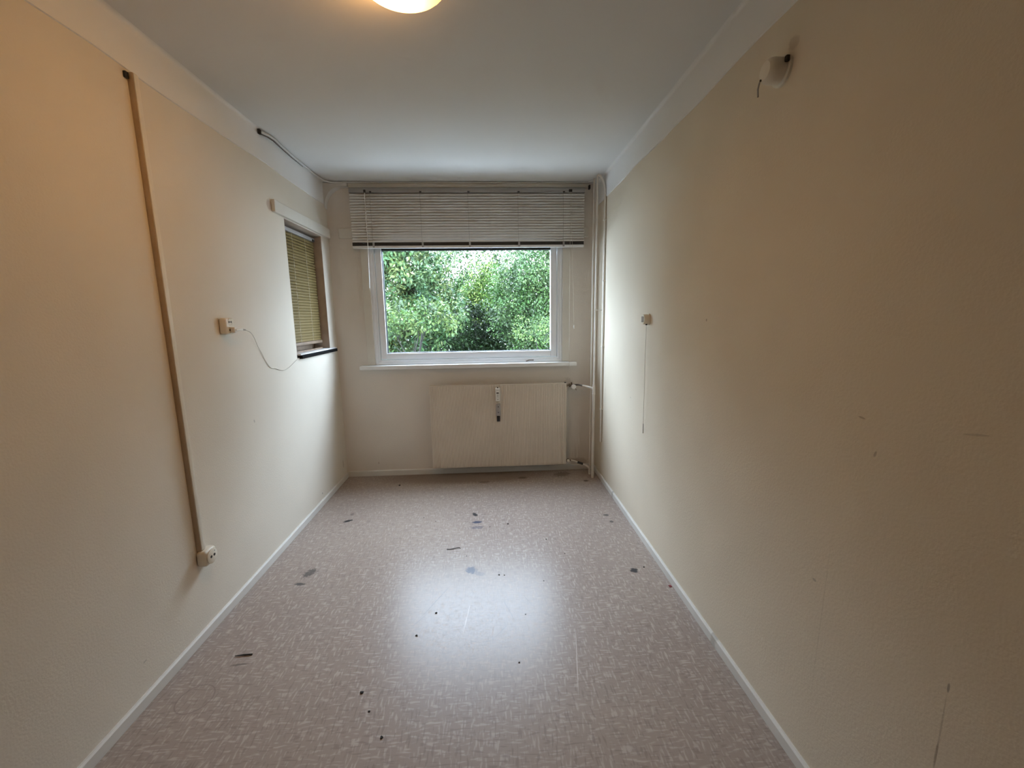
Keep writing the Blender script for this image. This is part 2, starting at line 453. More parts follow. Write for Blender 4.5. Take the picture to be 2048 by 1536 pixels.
def baseboard(pts, nrm, h=0.046, t=0.012):
    (x0, y0), (x1, y1) = pts
    nx, ny = nrm
    mb = MB()
    prof = [(0, 0.001), (t, 0.001), (t, h - 0.006), (t - 0.005, h), (0, h)]
    vs = [(x0 + nx * d, y0 + ny * d, z) for d, z in prof] + [(x1 + nx * d, y1 + ny * d, z) for d, z in prof]
    k = len(prof)
    fs = [(i, (i + 1) % k, k + (i + 1) % k, k + i) for i in range(k)] + [tuple(range(k)), tuple(range(2 * k - 1, k - 1, -1))]
    return mb.add(vs, fs)
obj('baseboard_left', baseboard(((-A, NEAR), (-A, D)), (1, 0)), M['baseboard'], **S)
obj('baseboard_right', baseboard(((B, NEAR), (B, D)), (-1, 0)), M['baseboard'], **S)
obj('baseboard_back', baseboard(((-A + 0.012, D), (B - 0.012, D)), (0, -1), h=0.052), M['baseboard'], **S)

# white painted plaster bands under the ceiling, lower edge a little wavy, rounded into the ceiling
def band(x, s, zb):
    ys = np.linspace(NEAR, D, 60)
    prof_n = 6
    vs, fs = [], []
    for i, y in enumerate(ys):
        zz = zb + 0.004 * math.sin(y * 5.1) + 0.003 * math.sin(y * 11.7 + 1) + random.uniform(-.0015, .0015)
        ring = [(0, zz), (0.005, zz + 0.002), (0.005, H - 0.016)]
        for k in range(1, 4):
            a = k / 4 * math.pi / 2
            ring.append((0.005 + 0.016 * (1 - math.cos(a)), H - 0.016 + 0.016 * math.sin(a)))
        ring += [(0.021, H), (0, H)]
        n = len(ring)
        vs += [(x + s * d, y, z) for d, z in ring]
        if i:
            for k in range(n):
                a, b = (i - 1) * n + k, (i - 1) * n + (k + 1) % n
                fs.append((a, b, b + n, a + n))
    fs.append(tuple(range(n))); fs.append(tuple(range(len(vs) - 1, len(vs) - n - 1, -1)))
    return MB().add(vs, fs)
obj('trim_1', band(-A, 1, 2.328), M['band'], smooth=True, **S, label='white painted band along the top of the left wall')
obj('trim_2', band(B, -1, 2.326), M['band'], smooth=True, **S, label='white painted band along the top of the right wall')
# header boards over the two windows
obj('trim_3', MB().bbox(-1.227, 0.858, D - 0.012, D, 2.07, 2.150, 0.003), M['trimboard'], **S, label='flat cream board across the wall above the garden window')
obj('trim_4', MB().bbox(-A, -A + 0.022, 2.768, D - 0.014, 2.066, 2.140, 0.004), M['trimboard'], **S, label='cream board over the small side window')
# rounded plaster cove in the far left corner
def corner_cove():
    y0, y1 = D - 0.055, D
    r = 0.165
    x0, z1 = -A + 0.005, H - 0.010
    arc = []
    n = 18
    for k in range(n + 1):
        t = math.pi - k / n * math.pi / 2
        arc.append((x0 + 0.004 + r * (1 + math.cos(t)), z1 - 0.026 - r * (1 - math.sin(t))))
    arc = [(x0, arc[0][1])] + arc + [(-1.112, arc[-1][1]), (-1.112, z1), (x0, z1)]
    k = len(arc)
    cen = (-1.24, 2.45)
    def inset(p, d):
        v = Vector((x0 - p[0], z1 - p[1])); v = v.normalized() if v.length > 1e-6 else v
        return (p[0] + v.x * d, p[1] + v.y * d)
    vs = [(x, y1, z) for x, z in arc] + [(x, y0 + 0.012, z) for x, z in arc] + [(inset(p, 0.008)[0], y0, inset(p, 0.008)[1]) for p in arc]
    fs = []
    for lvl in (0, 1):
        for i in range(k):
            j = (i + 1) % k
            fs.append((lvl * k + i, lvl * k + j, (lvl + 1) * k + j, (lvl + 1) * k + i))
    # fan over the front from the corner point
    for i in range(k - 2):
        fs.append((2 * k + k - 1, 2 * k + i, 2 * k + i + 1))
    fs.append(tuple(range(k)))
    return MB().add(vs, fs)
obj('trim_5', corner_cove(), M['cove'], smooth=True, **S, label='white rounded plaster moulding in the far left ceiling corner')

# ------------------------------------------------------------------ garden window
win = bpy.data.objects.new('window_1', None); C.objects.link(win); win.location = (-0.18, D, WZ0)
win['kind'] = 'structure'; win['label'] = 'white framed garden window in the back wall'
FB = dict(smooth=True)
def frame_ring(name, x0, x1, z0, z1, w, y0, y1, material, parent, bev=0.003, wt=None):
    """four mitred-looking members, each its own piece"""
    wt = w if wt is None else wt
    obj(name + '_stile', MB().bbox(x0, x0 + w, y0, y1, z0, z1, bev), material, parent, smooth=True)
    obj(name + '_stile', MB().bbox(x1 - w, x1, y0, y1, z0, z1, bev), material, parent, smooth=True)
    obj(name + '_rail', MB().bbox(x0 + w, x1 - w, y0, y1, z0, z0 + w, bev), material, parent, smooth=True)
    obj(name + '_rail', MB().bbox(x0 + w, x1 - w, y0, y1, z1 - wt, z1, bev), material, parent, smooth=True)
frame_ring('frame', WX0, WX1, WZ0 + 0.004, WZ1, 0.024, D + 0.0005, D + 0.075, M['frame'], win)
frame_ring('rebate', WX0 + 0.024, WX1 - 0.024, WZ0 + 0.028, WZ1 - 0.024, 0.018, D + 0.006, D + 0.075, M['frame'], win)
frame_ring('sash', WX0 + 0.046, WX1 - 0.046, WZ0 + 0.050, WZ1 - 0.044, 0.054, D + 0.016, D + 0.072, M['frame'], win, 0.005)
gx0, gx1, gz0, gz1 = WX0 + 0.100, WX1 - 0.100 + 0.018, WZ0 + 0.089, WZ1 - 0.098
frame_ring('gasket', gx0 - 0.006, gx1 + 0.004, gz0 + 0.010, gz1, 0.010, D + 0.028, D + 0.068, M['gasket'], win, 0.001, wt=0.030)
obj('pane', MB().box(gx0, gx1, D + 0.050, D + 0.056, gz0, gz1), M['glass'], win)
obj('window_casing', MB().bbox(-1.062, WX0, D - 0.010, D, 1.011, 2.069, 0.002), M['trimboard'], win)
obj('window_casing', MB().bbox(WX1, 0.700, D - 0.010, D, 1.011, 2.069, 0.002), M['trimboard'], win)
obj('window_sill', MB().bbox(-1.119, 0.757, D - 0.070, D + 0.02, 0.976, 1.009, 0.004), M['white'], win, smooth=True)
obj('window_latch', MB().bbox(0.335, 0.385, D - 0.002, D + 0.008, 1.022, 1.030, 0.002).tube([(0.34, D - 0.006, 1.026), (0.325, D - 0.012, 1.022), (0.315, D - 0.012, 1.020)], 0.004, 8), M['brass'], win, smooth=True)

# ------------------------------------------------------------------ small side window
w2 = bpy.data.objects.new('window_2', None); C.objects.link(w2); w2.location = (-A, 3.2, SZ0)
w2['kind'] = 'structure'; w2['label'] = 'small recessed window in the left wall behind a yellow blind'
IX0 = -A - 0.20
obj('jamb', MB().box(IX0, -A, SY1 - 0.004, SY1, SZ0 + 0.03, SZ1 - 0.004), M['jamb'], w2)
obj('jamb', MB().box(IX0, -A, SY0, SY0 + 0.004, SZ0 + 0.03, SZ1 - 0.004), M['jamb'], w2)
obj('jamb', MB().box(IX0, -A, SY0, SY1, SZ1 - 0.004, SZ1), M['jamb'], w2)
obj('pane', MB().box(-A - 0.150, -A - 0.146, SY0 + 0.05, SY1 - 0.05, SZ0 + 0.08, SZ1 - 0.05), M['glass'], w2)
for (y0, y1, z0, z1) in ((SY0 + .004, SY0 + .05, SZ0 + .03, SZ1 - .004), (SY1 - .05, SY1 - .004, SZ0 + .03, SZ1 - .004)):
    obj('sash_stile', MB().bbox(-A - 0.17, -A - 0.12, y0, y1, z0, z1, 0.004), M['wood_dark'], w2, smooth=True)
for (z0, z1) in ((SZ0 + .03, SZ0 + .08), (SZ1 - .05, SZ1 - .004)):
    obj('sash_rail', MB().bbox(-A - 0.17, -A - 0.12, SY0 + .05, SY1 - .05, z0, z1, 0.004), M['wood_dark'], w2, smooth=True)
sl = obj('window_sill', MB().bbox(IX0 + 0.03, -A + 0.016, SY0 + 0.028, SY1 + 0.100, SZ0 + 0.018, SZ0 + 0.029, 0.004), M['stone'], w2, smooth=True)
obj('sill_edge', MB().bbox(-A - 0.002, -A + 0.022, SY0 + 0.034, SY1 + 0.103, SZ0 - 0.006, SZ0 + 0.0178, 0.003), M['mullion_black'], w2, smooth=True)

# ------------------------------------------------------------------ venetian blinds
def slat_mesh(length, width, axis, tilt, camber=0.0025, th=0.0005, along='x'):
    mb = MB()
    n = 5
    top, bot = [], []
    for k in range(n):
        s = (k / (n - 1) - 0.5)
        q = camber * (1 - (2 * s) ** 2)
        top.append((s * width, q)); bot.append((s * width, q - th))
    ring = top + bot[::-1]
    ct, st = math.cos(tilt), math.sin(tilt)
    vs = []
    for e in (-0.5, 0.5):
        for (u, h) in ring:
            d, z = u * ct - h * st, u * st + h * ct
            vs.append((e * length, d, z) if along == 'x' else (d, e * length, z))
    k = len(ring)
    fs = [(i, (i + 1) % k, k + (i + 1) % k, k + i) for i in range(k)] + [tuple(range(k)), tuple(range(2 * k - 1, k - 1, -1))]
    return mb.add(vs, fs)

BY = D - 0.055
bl = thing('venetian_blind', 'wide grey venetian blind half lowered over the garden window', 'blind', (-0.147, BY, 2.452))
BX0, BX1 = -1.104, 0.809
obj('headrail', MB().bbox(BX0 + 0.002, BX1 + 0.004, BY - 0.018, BY + 0.018, 2.412, 2.448, 0.002), M['headrail'], bl, smooth=True)
pitch = 0.0212
zt = 2.399
nsl = 18
first = None
for i in range(nsl):
    z = zt - i * pitch
    if first is None:
        first = obj('slat', slat_mesh(BX1 - BX0, 0.0265, 0, math.radians(51), 0.0040), M['slat'], None, smooth=True)
        first.parent = bl; first.location = (0, 0, z - 2.452)
        s = first
    else:
        s = share(first, bl, (random.uniform(-.001, .001), 0, z - 2.452))
    s.rotation_euler = (random.uniform(-.05, .05), random.uniform(-.0006, .0006), 0)
zr = zt - (nsl - 1) * pitch - 0.012
obj('dark_strip', MB().bbox(BX0 + 0.001, BX1 - 0.002, BY - 0.012, BY + 0.012, 2.0005, zr, 0.002), M['strip_dark'], bl, smooth=True, label='solid dark strip above the bottom rail')  # solid dark strip filling the gap above the bottom rail
rail = obj('bottom_rail', MB().bbox(BX0, BX1 - 0.003, BY - 0.014, BY + 0.014, 1.980, 2.000, 0.004), M['white'], bl, smooth=True)
for x in (-0.932, -0.533, -0.146, 0.262, 0.636):
    obj('clip', MB().bbox(x - 0.008, x + 0.008, BY - 0.017, BY - 0.0125, 1.984, 2.028, 0.0015), M['grey_plastic'], bl, smooth=True)
    obj('ladder_cord', MB().tube([(x - 0.004, BY - 0.0155, 2.028), (x - 0.006, BY - 0.0155, 2.412)], 0.0009, 6), M['cord_grey'], bl)
    obj('cord_guide', MB().bbox(x - 0.009, x + 0.009, BY - 0.021, BY - 0.0175, 2.410, 2.420, 0.001), M['black'], bl)
obj('tilt_mechanism', MB().bbox(-0.985, -0.968, BY - 0.026, BY - 0.0175, 2.408, 2.430, 0.002), M['black'], bl)
obj('tilt_wand', MB().tube([(-0.976, BY - 0.024, 2.408), (-0.975, BY - 0.026, 2.05), (-0.985, BY - 0.026, 1.66)], 0.0028, 8), M['white_plastic'], bl, smooth=True)
obj('cord_lock', MB().bbox(0.676, 0.704, BY - 0.025, BY - 0.0175, 2.414, 2.434, 0.002), M['black'], bl)
obj('pull_cord', MB().tube([(0.690, BY - 0.023, 2.414), (0.688, BY - 0.025, 2.0), (0.686, BY - 0.027, 1.36), (0.688, BY - 0.029, 0.955)], 0.0013, 6), M['cord'], bl)
obj('pull_cord', MB().tube([(0.697, BY - 0.023, 2.414), (0.712, BY - 0.025, 1.8), (0.726, BY - 0.027, 1.33)], 0.0011, 6), M['cord'], bl)
obj('cord_tassel', MB().lathe((0.726, BY - 0.027, 1.30), (0, 0, 1), [(0.002, 0), (0.005, 0.004), (0.004, 0.022), (0.0015, 0.032)], 10), M['white_plastic'], bl, smooth=True)

rail_t = thing('curtain_rail', 'white curtain rail fixed to the ceiling along the back wall', 'curtain rail', (-0.2, D - 0.03, 2.5))
obj('rail', MB().bbox(-1.110, 0.852, D - 0.050, D - 0.006, 2.456, 2.4895, 0.003), M['trimboard'], rail_t, smooth=True)
obj('rail_stop', MB().bbox(0.842, 0.856, D - 0.075, D - 0.045, 2.438, 2.470, 0.003), M['black'], rail_t, smooth=True)
for x in (-0.9, -0.2, 0.5):
    obj('ceiling_bracket', MB().bbox(x - .015, x + .015, D - 0.044, D - 0.010, 2.489, 2.4995, 0.001), M['white'], rail_t)

XB = -A - 0.062
b2 = thing('venetian_blind', 'small yellow venetian blind closed in the recess of the left wall', 'blind', (XB, 3.22, 2.05))
obj('headrail', MB().bbox(XB - 0.014, XB + 0.014, SY0 + 0.012, SY1 - 0.012, 2.012, 2.038, 0.002), M['headrail'], b2, smooth=True)
obj('cord_lock', MB().bbox(XB + 0.0145, XB + 0.022, SY1 - 0.060, SY1 - 0.030, 2.010, 2.026, 0.002), M['black'], b2)
n2 = 37
p2 = 0.0205
f2 = None
for i in range(n2):
    z = 2.000 - i * p2
    if f2 is None:
        f2 = obj('slat', slat_mesh(SY1 - SY0 - 0.03, 0.0255, 0, math.radians(-66), 0.0035, along='y'), M['slat_yellow'], None, smooth=True)
        f2.parent = b2; s = f2
    else:
        s = share(f2, b2, (0, 0, 0))
    s.location = (random.uniform(-.0006, .0006), 0, z - 2.05)
    s.rotation_euler = (0, random.uniform(-.05, .05), 0)
zb = 2.000 - (n2 - 1) * p2
obj('bottom_rail', MB().bbox(XB - 0.013, XB + 0.013, SY0 + 0.015, SY1 - 0.02, zb - 0.036, zb - 0.014, 0.003), M['wood_dark'], b2, smooth=True)
for y in (3.12, 3.33):
    obj('ladder_cord', MB().tube([(XB + 0.0135, y, 2.012), (XB + 0.0135, y, zb - 0.014)], 0.0012, 6), M['cord'], b2)
# two loose battens lying on the sill in front of the blind
bt = thing('batten', 'thin brown wooden batten lying on the sill behind the front one', 'batten', (XB + 0.03, 3.2, 1.18), group='battens on the side window sill')
bt['label'] = 'thin brown wooden batten lying on the sill under the yellow blind'
obj('stick', MB().bbox(XB + 0.016, XB + 0.034, SY0 + 0.01, SY1 - 0.08, SZ0 + 0.0292, SZ0 + 0.042, 0.002), M['wood_dark'], bt, smooth=True)

# ------------------------------------------------------------------ radiator
RX0, RX1, RZ0, RZ1 = -0.533, 0.664, 0.083, 0.828
RY0 = D - 0.10
rad = thing('radiator', 'flat cream panel radiator with fine vertical ribs under the garden window', 'radiator', ((RX0 + RX1) / 2, D - 0.06, 0))
def ribbed_panel(x0, x1, z0, z1, y, n, depth):
    mb = MB()
    w = (x1 - x0) / n
    xs = []
    for i in range(n):
        xs += [(x0 + i * w + 0.00 * w, 0), (x0 + i * w + 0.55 * w, 0), (x0 + i * w + 0.65 * w, depth), (x0 + i * w + 0.90 * w, depth)]
    xs.append((x1, 0))
    vs, fs = [], []
    for (x, d) in xs:
        vs += [(x, y + d, z0), (x, y + d, z1)]
    for i in range(len(xs) - 1):
        fs.append((2 * i, 2 * i + 2, 2 * i + 3, 2 * i + 1))
    return mb.add(vs, fs)
fp = ribbed_panel(RX0 + 0.006, RX1 - 0.006, RZ0 + 0.006, RZ1 - 0.004, RY0, 78, 0.0022)
fp.bbox(RX0, RX1, RY0 + 0.003, RY0 + 0.030, RZ0, RZ1, 0.004)
body = obj('front_panel', fp, M['radiator'], rad)
obj('top_edge', MB().bbox(RX0, RX1, RY0 - 0.001, RY0 + 0.028, RZ1 - 0.006, RZ1 + 0.002, 0.002), M['radiator'], rad, smooth=True)
obj('back_panel', MB().bbox(RX0 + 0.02, RX1 - 0.02, RY0 + 0.052, RY0 + 0.066, RZ0 + 0.01, RZ1 - 0.01, 0.003), M['radiator'], rad)
for i, x in enumerate((RX0 + 0.15, RX1 - 0.15)):
    obj('wall_bracket', MB().bbox(x - 0.015, x + 0.015, RY0 + 0.030, D - 0.0005, RZ1 - 0.12, RZ1 - 0.06, 0.002), M['radiator'], rad)
    obj('wall_bracket', MB().bbox(x - 0.015, x + 0.015, RY0 + 0.030, D - 0.0005, RZ0 + 0.05, RZ0 + 0.10, 0.002), M['radiator'], rad)
obj('end_plug', MB().lathe((RX1 - 0.012, RY0 + 0.012, RZ1 + 0.0005), (0, 0, 1), [(0.010, 0), (0.010, 0.006), (0.006, 0.008)], 12), M['black'], rad, smooth=True)
hm = obj('heat_meter', MB().bbox(0.037, 0.077, RY0 - 0.026, RY0 + 0.001, 0.688, 0.802, 0.005, 3), M['white_plastic'], rad, smooth=True, label='small white heat meter with a dark display window')
obj('display', MB().bbox(0.046, 0.066, RY0 - 0.0275, RY0 - 0.025, 0.754, 0.764, 0.001), M['black'], hm)
for k in range(5):
    obj('printed_line', MB().box(0.049, 0.049 + (0.014 if k % 2 else 0.017), RY0 - 0.0266, RY0 - 0.0259, 0.722 + k * 0.0055, 0.7245 + k * 0.0055), M['grey_plastic'], hm)
obj('printed_line', MB().box(0.045, 0.070, RY0 - 0.0266, RY0 - 0.0259, 0.783, 0.786), M['grey_plastic'], hm)
obj('rivet', MB().lathe((0.057, RY0 - 0.026, 0.705), (0, -1, 0), [(0.0035, -0.002), (0.0035, 0.0008), (0.001, 0.0012)], 10), M['black'], hm)
obj('rivet', MB().lathe((0.057, RY0 - 0.020, 0.804), (0, -1, 0), [(0.006, -0.012), (0.006, 0.0008), (0.001, 0.0012)], 10), M['black'], hm)
h2 = obj('meter_plate', MB().bbox(0.040, 0.078, RY0 - 0.016, RY0 + 0.001, 0.554, 0.664, 0.004, 2), M['grey_plastic'], rad, smooth=True, label='grey mounting plate of an old heat meter')
obj('tube_end', MB().bbox(0.046, 0.073, RY0 - 0.013, RY0 + 0.001, 0.502, 0.5538, 0.004, 2), M['black'], h2, smooth=True)
for z in (0.585, 0.635):
    obj('screw', MB().lathe((0.060, RY0 - 0.016, z), (0, -1, 0), [(0.0045, -0.002), (0.0045, 0.001), (0.002, 0.0016)], 10), M['black'], h2)
# valves
va = obj('valve_body', MB().lathe((RX1 - 0.002, RY0 + 0.018, 0.806), (1, 0, 0), [(0.014, 0), (0.014, 0.010), (0.009, 0.012), (0.009, 0.020), (0.016, 0.022), (0.016, 0.036), (0.010, 0.040), (0.010, 0.075)], 12), M['brass'], rad, smooth=True)
obj('valve_knob', MB().lathe((0.722, RY0 + 0.018, 0.797), (0, -1, 0), [(0.010, 0), (0.012, 0.012), (0.019, 0.016), (0.0205, 0.020), (0.0205, 0.036), (0.017, 0.040), (0.006, 0.041)], 20), M['white_plastic'], va, smooth=True)
obj('valve_stem', MB().tube([(0.712, RY0 + 0.018, 0.806), (0.708, RY0 + 0.016, 0.832)], 0.007, 8), M['brass'], va)
obj('valve_pin', MB().tube([(0.735, RY0 - 0.004, 0.785), (0.748, RY0 - 0.008, 0.766)], 0.003, 6), M['brass'], va)
vb = obj('return_valve', MB().lathe((RX1 - 0.002, RY0 + 0.018, 0.116), (1, 0, 0), [(0.013, 0), (0.013, 0.012), (0.016, 0.014), (0.016, 0.026), (0.009, 0.030), (0.009, 0.044)], 12), M['brass'], rad, smooth=True)
obj('valve_cap', MB().lathe((0.682, RY0 + 0.018, 0.116), (0, -1, 0), [(0.014, 0), (0.014, 0.018), (0.009, 0.021)], 14), M['pipe'], vb, smooth=True)
obj('bleed_nipple', MB().bbox(RX1, RX1 + 0.006, RY0 + 0.008, RY0 + 0.018, 0.235, 0.245, 0.002), M['pipe'], rad)

# ------------------------------------------------------------------ heating pipes in the far right corner
P1 = (0.874, 3.468); P2 = (0.868, 3.552)
hp = thing('heating_pipe', 'cream heating riser nearer the room with a branch to the radiator valve', 'pipe', (P1[0], P1[1], 0))
obj('lower_pipe', MB().tube([(P1[0], P1[1], 0.0), (P1[0], P1[1], 0.765)], 0.0112, 14), M['pipe'], hp, smooth=True)
obj('upper_pipe', MB().tube([(P1[0], P1[1], 0.79), (P1[0] + 0.002, P1[1], 1.6), (P1[0] + 0.004, P1[1], H)], 0.0078, 12), M['pipe'], hp, smooth=True)
obj('tee_fitting', MB().tube([(P1[0], P1[1], 0.745), (P1[0], P1[1], 0.752), (P1[0], P1[1], 0.82), (P1[0], P1[1], 0.828)], [0.0135, 0.0125, 0.0105, 0.0118], 14).lathe((P1[0], P1[1], 0.742), (0, 0, 1), [(0.0115, 0), (0.014, 0.002), (0.014, 0.008), (0.0115, 0.010)], 14), M['pipe'], hp, smooth=True)
obj('branch_pipe', MB().tube([(P1[0], P1[1], 0.782), (P1[0] - 0.012, P1[1] + 0.010, 0.798), (P1[0] - 0.035, P1[1] + 0.032, 0.804), (0.795, 3.545, 0.810)], [0.011, 0.0105, 0.009, 0.0085], 12), M['pipe'], hp, smooth=True)
obj('branch_end', MB().tube([(0.795, 3.545, 0.810), (0.765, 3.582, 0.812), (0.732, RY0 + 0.018, 0.808)], 0.0086, 12), M['darkpipe'], hp, smooth=True)
obj('floor_collar', MB().lathe((P1[0], P1[1], 0.0), (0, 0, 1), [(0.0125, 0), (0.0130, 0.05), (0.0118, 0.055)], 14), M['pipe'], hp, smooth=True)
obj('pipe_clip', MB().tube([(P1[0] - 0.012, P1[1] - 0.006, 1.452), (P1[0] + 0.012, P1[1] - 0.010, 1.452), (B, P1[1] - 0.012, 1.452)], 0.0035, 8).lathe((P1[0] + 0.002, P1[1], 1.446), (0, 0, 1), [(0.0105, 0), (0.0105, 0.012)], 12), M['pipe'], hp, smooth=True)
h3 = thing('heating_pipe', 'thin cream return pipe behind the riser, bending low to the radiator', 'pipe', (P2[0], P2[1], 0))
obj('upper_pipe', MB().tube([(P2[0], P2[1], 0.06), (P2[0] + 0.002, P2[1], 1.3), (P2[0] + 0.004, P2[1], H)], 0.0066, 12), M['pipe'], h3, smooth=True)
obj('elbow', MB().tube([(P2[0], P2[1], 0.0), (P2[0], P2[1], 0.045), (P2[0] - 0.004, P2[1] + 0.001, 0.062), (P2[0] - 0.022, P2[1] + 0.006, 0.074), (0.810, 3.570, 0.091)], [0.0105, 0.0105, 0.0105, 0.009, 0.0075], 12), M['pipe'], h3, smooth=True)
obj('sleeve', MB().tube([(0.812, 3.5695, 0.0905), (0.765, 3.585, 0.103)], 0.0105, 12), M['black'], h3, smooth=True)
obj('return_branch', MB().tube([(0.768, 3.584, 0.102), (0.735, 3.597, 0.112), (0.703, RY0 + 0.018, 0.116)], 0.0070, 12), M['pipe'], h3, smooth=True)

# thin conduit up the right wall beside the pipes, bending over to the pipe hole in the ceiling
cn = [(B - 0.009, 3.425, 0.34)]
for z in np.linspace(0.5, 2.30, 10):
    cn.append((B - 0.009, 3.42 + 0.002 * math.sin(z * 3), float(z)))
for k in range(1, 9):
    a = k / 8 * math.pi / 2
    cn.append((B - 0.009 - 0.060 * (1 - math.cos(a)) ** 1.0, 3.42 + 0.02 * k / 8, 2.33 + (H - 0.008 - 2.33) * math.sin(a)))
cw = thing('wall_cable', 'pale cable up the right wall corner bending over at the ceiling', 'cable', (B - 0.009, 3.42, 0.34))
obj('cable', MB().tube(cn, 0.009, 10), M['pipe'], cw, smooth=True)
for z in (0.62, 1.15, 1.68, 2.15):
    obj('cable_clip', MB().bbox(B - 0.021, B, 3.404, 3.438, z, z + 0.008, 0.001), M['pipe'], cw)

# ------------------------------------------------------------------ ceiling cable along the left band and above the blind
cab = thing('ceiling_cable', 'white cable running along the left ceiling edge towards the blind', 'cable', (-A + 0.03, 2.74, H - 0.02))
cp = [(-1.292, 2.688, H - 0.016), (-1.272, 2.735, H - 0.016), (-1.268, 2.80, H - 0.014), (-1.276, 2.90, H - 0.012), (-1.284, 3.05, H - 0.012), (-1.287, 3.25, H - 0.011), (-1.286, 3.45, H - 0.011), (-1.276, 3.57, H - 0.011), (-1.24, 3.615, H - 0.012), (-1.15, 3.628, H - 0.012)]
obj('cable', MB().tube(cp, 0.0065, 10), M['cable'], cab, smooth=True)
cp2 = [(x - 0.010, y, z - 0.006) for x, y, z in cp[:6]]
obj('cable_gap_shade', MB().tube(cp2, [0.0050, 0.0050, 0.0045, 0.004, 0.003, 0.002], 8), M['darkpipe'], cab, smooth=True)  # dark tapering tube drawn in place of the shadow gap beside the cable
obj('cable_end', MB().bbox(-1.304, -1.290, 2.672, 2.694, H - 0.030, H - 0.004, 0.002), M['black'], cab)
hc = [(-1.15, 3.628, H - 0.0075), (-0.6, 3.632, H - 0.0075), (0.1, 3.630, H - 0.0085), (0.6, 3.632, H - 0.0075), (0.84, 3.62, H - 0.008), (0.872, 3.57, H - 0.010)]
obj('cable', MB().tube(hc, 0.0048, 8), M['cable'], cab, smooth=True)

# ------------------------------------------------------------------ left wall fittings
tr = thing('cable_trunking', 'tan vertical cable trunking from the ceiling band down to the lower socket', 'trunking', (-A, 1.79, 0.41))
obj('channel', MB().bbox(-A, -A + 0.021, 1.776, 1.800, 0.408, 2.322, 0.002), M['tan'], tr, smooth=True)
obj('cover', MB().bbox(-A + 0.0205, -A + 0.0245, 1.777, 1.799, 0.412, 2.318, 0.001), M['cream'], tr, smooth=True)
obj('cable_hole', MB().bbox(-A, -A + 0.010, 1.758, 1.774, 2.296, 2.318, 0.002), M['black'], tr, smooth=True)

def socket_holes(parent, x, y, z, r=0.0185, n=2, sep=0.0095, vertical=False):
    rec = obj('recess', MB().lathe((x, y, z), (1, 0, 0), [(r, -0.001), (r, 0.0006), (r - 0.003, 0.0006), (r - 0.004, -0.0004), (0.001, -0.0004)], 24), M['cream'], parent, smooth=True)
    for s in (-1, 1):
        obj('pin_hole', MB().lathe((x, y + (0 if vertical else s * sep), z + (s * sep if vertical else 0)), (1, 0, 0), [(0.0042, -0.0005), (0.0042, 0.0012), (0.0005, 0.0012)], 12), M['black'], rec)

lo = thing('wall_socket', 'cream surface socket at the foot of the tan trunking', 'socket', (-A, 1.80, 0.34))
obj('housing', MB().bbox(-A, -A + 0.046, 1.764, 1.838, 0.336, 0.408, 0.014, 4), M['cream'], lo, smooth=True)
fc = obj('face_plate', MB().lathe((-A + 0.0455, 1.801, 0.372), (1, 0, 0), [(0.033, 0), (0.033, 0.003), (0.030, 0.005), (0.001, 0.005)], 28), M['cream'], lo, smooth=True)
for s in (-1, 1):
    obj('pin_hole', MB().lathe((-A + 0.0500, 1.801 + s * 0.0105, 0.373), (1, 0, 0), [(0.0062, -0.0005), (0.0062, 0.0012), (0.0005, 0.0012)], 12), M['black'], fc)
obj('screw', MB().lathe((-A + 0.0500, 1.815, 0.390), (1, 0, 0), [(0.003, 0), (0.003, 0.001), (0.001, 0.001)], 10), M['grey_plastic'], fc)

up = thing('wall_socket', 'cream double socket on the left wall with a plug in its lower outlet', 'socket', (-A, 2.155, 1.36))
obj('housing', MB().bbox(-A, -A + 0.036, 2.122, 2.192, 1.345, 1.425, 0.010, 3), M['cream'], up, smooth=True)
socket_holes(up, -A + 0.0362, 2.157, 1.405, 0.017, sep=0.008)
socket_holes(up, -A + 0.0362, 2.157, 1.366, 0.017, sep=0.008)

pl = thing('plug', 'white flat plug with a thin cord in the double socket', 'plug', (-A + 0.05, 2.157, 1.366))
obj('plug_body', MB().bbox(-A + 0.0375, -A + 0.060, 2.148, 2.166, 1.352, 1.380, 0.004, 2).bbox(-A + 0.052, -A + 0.064, 2.155, 2.215, 1.3605, 1.3715, 0.003, 2), M['white_plastic'], pl, smooth=True)
obj('strain_relief', MB().tube([(-A + 0.058, 2.214, 1.366), (-A + 0.054, 2.248, 1.364)], [0.005, 0.003], 10), M['cord_grey'], pl, smooth=True)
wire = [(2.192, 1.365), (2.272, 1.36), (2.303, 1.359), (2.352, 1.35), (2.396, 1.326), (2.434, 1.268), (2.477, 1.22), (2.502, 1.18), (2.558, 1.126), (2.611, 1.122), (2.657, 1.104), (2.72, 1.096), (2.789, 1.104), (2.882, 1.137)]
wpts = [(-A + 0.055, 2.245, 1.364), (-A + 0.040, 2.272, 1.361)] + [(-A + (0.030, 0.020, 0.012, 0.006, 0.004, 0.003, 0.003, 0.003, 0.003, 0.003, 0.003, 0.003)[min(i, 11)], y, z) for i, (y, z) in enumerate(wire[2:])] + [(-A + 0.004, 2.935, 1.150)]
# smooth the cord
def smooth_path(p, it=2):
    p = [Vector(q) for q in p]
    for _ in range(it):
        q = [p[0]]
        for i in range(len(p) - 1):
            q += [p[i] * 0.75 + p[i + 1] * 0.25, p[i] * 0.25 + p[i + 1] * 0.75]
        q.append(p[-1]); p = q
    return p
obj('cord', MB().tube(smooth_path(wpts), 0.0018, 6), M['cord'], pl, smooth=True)

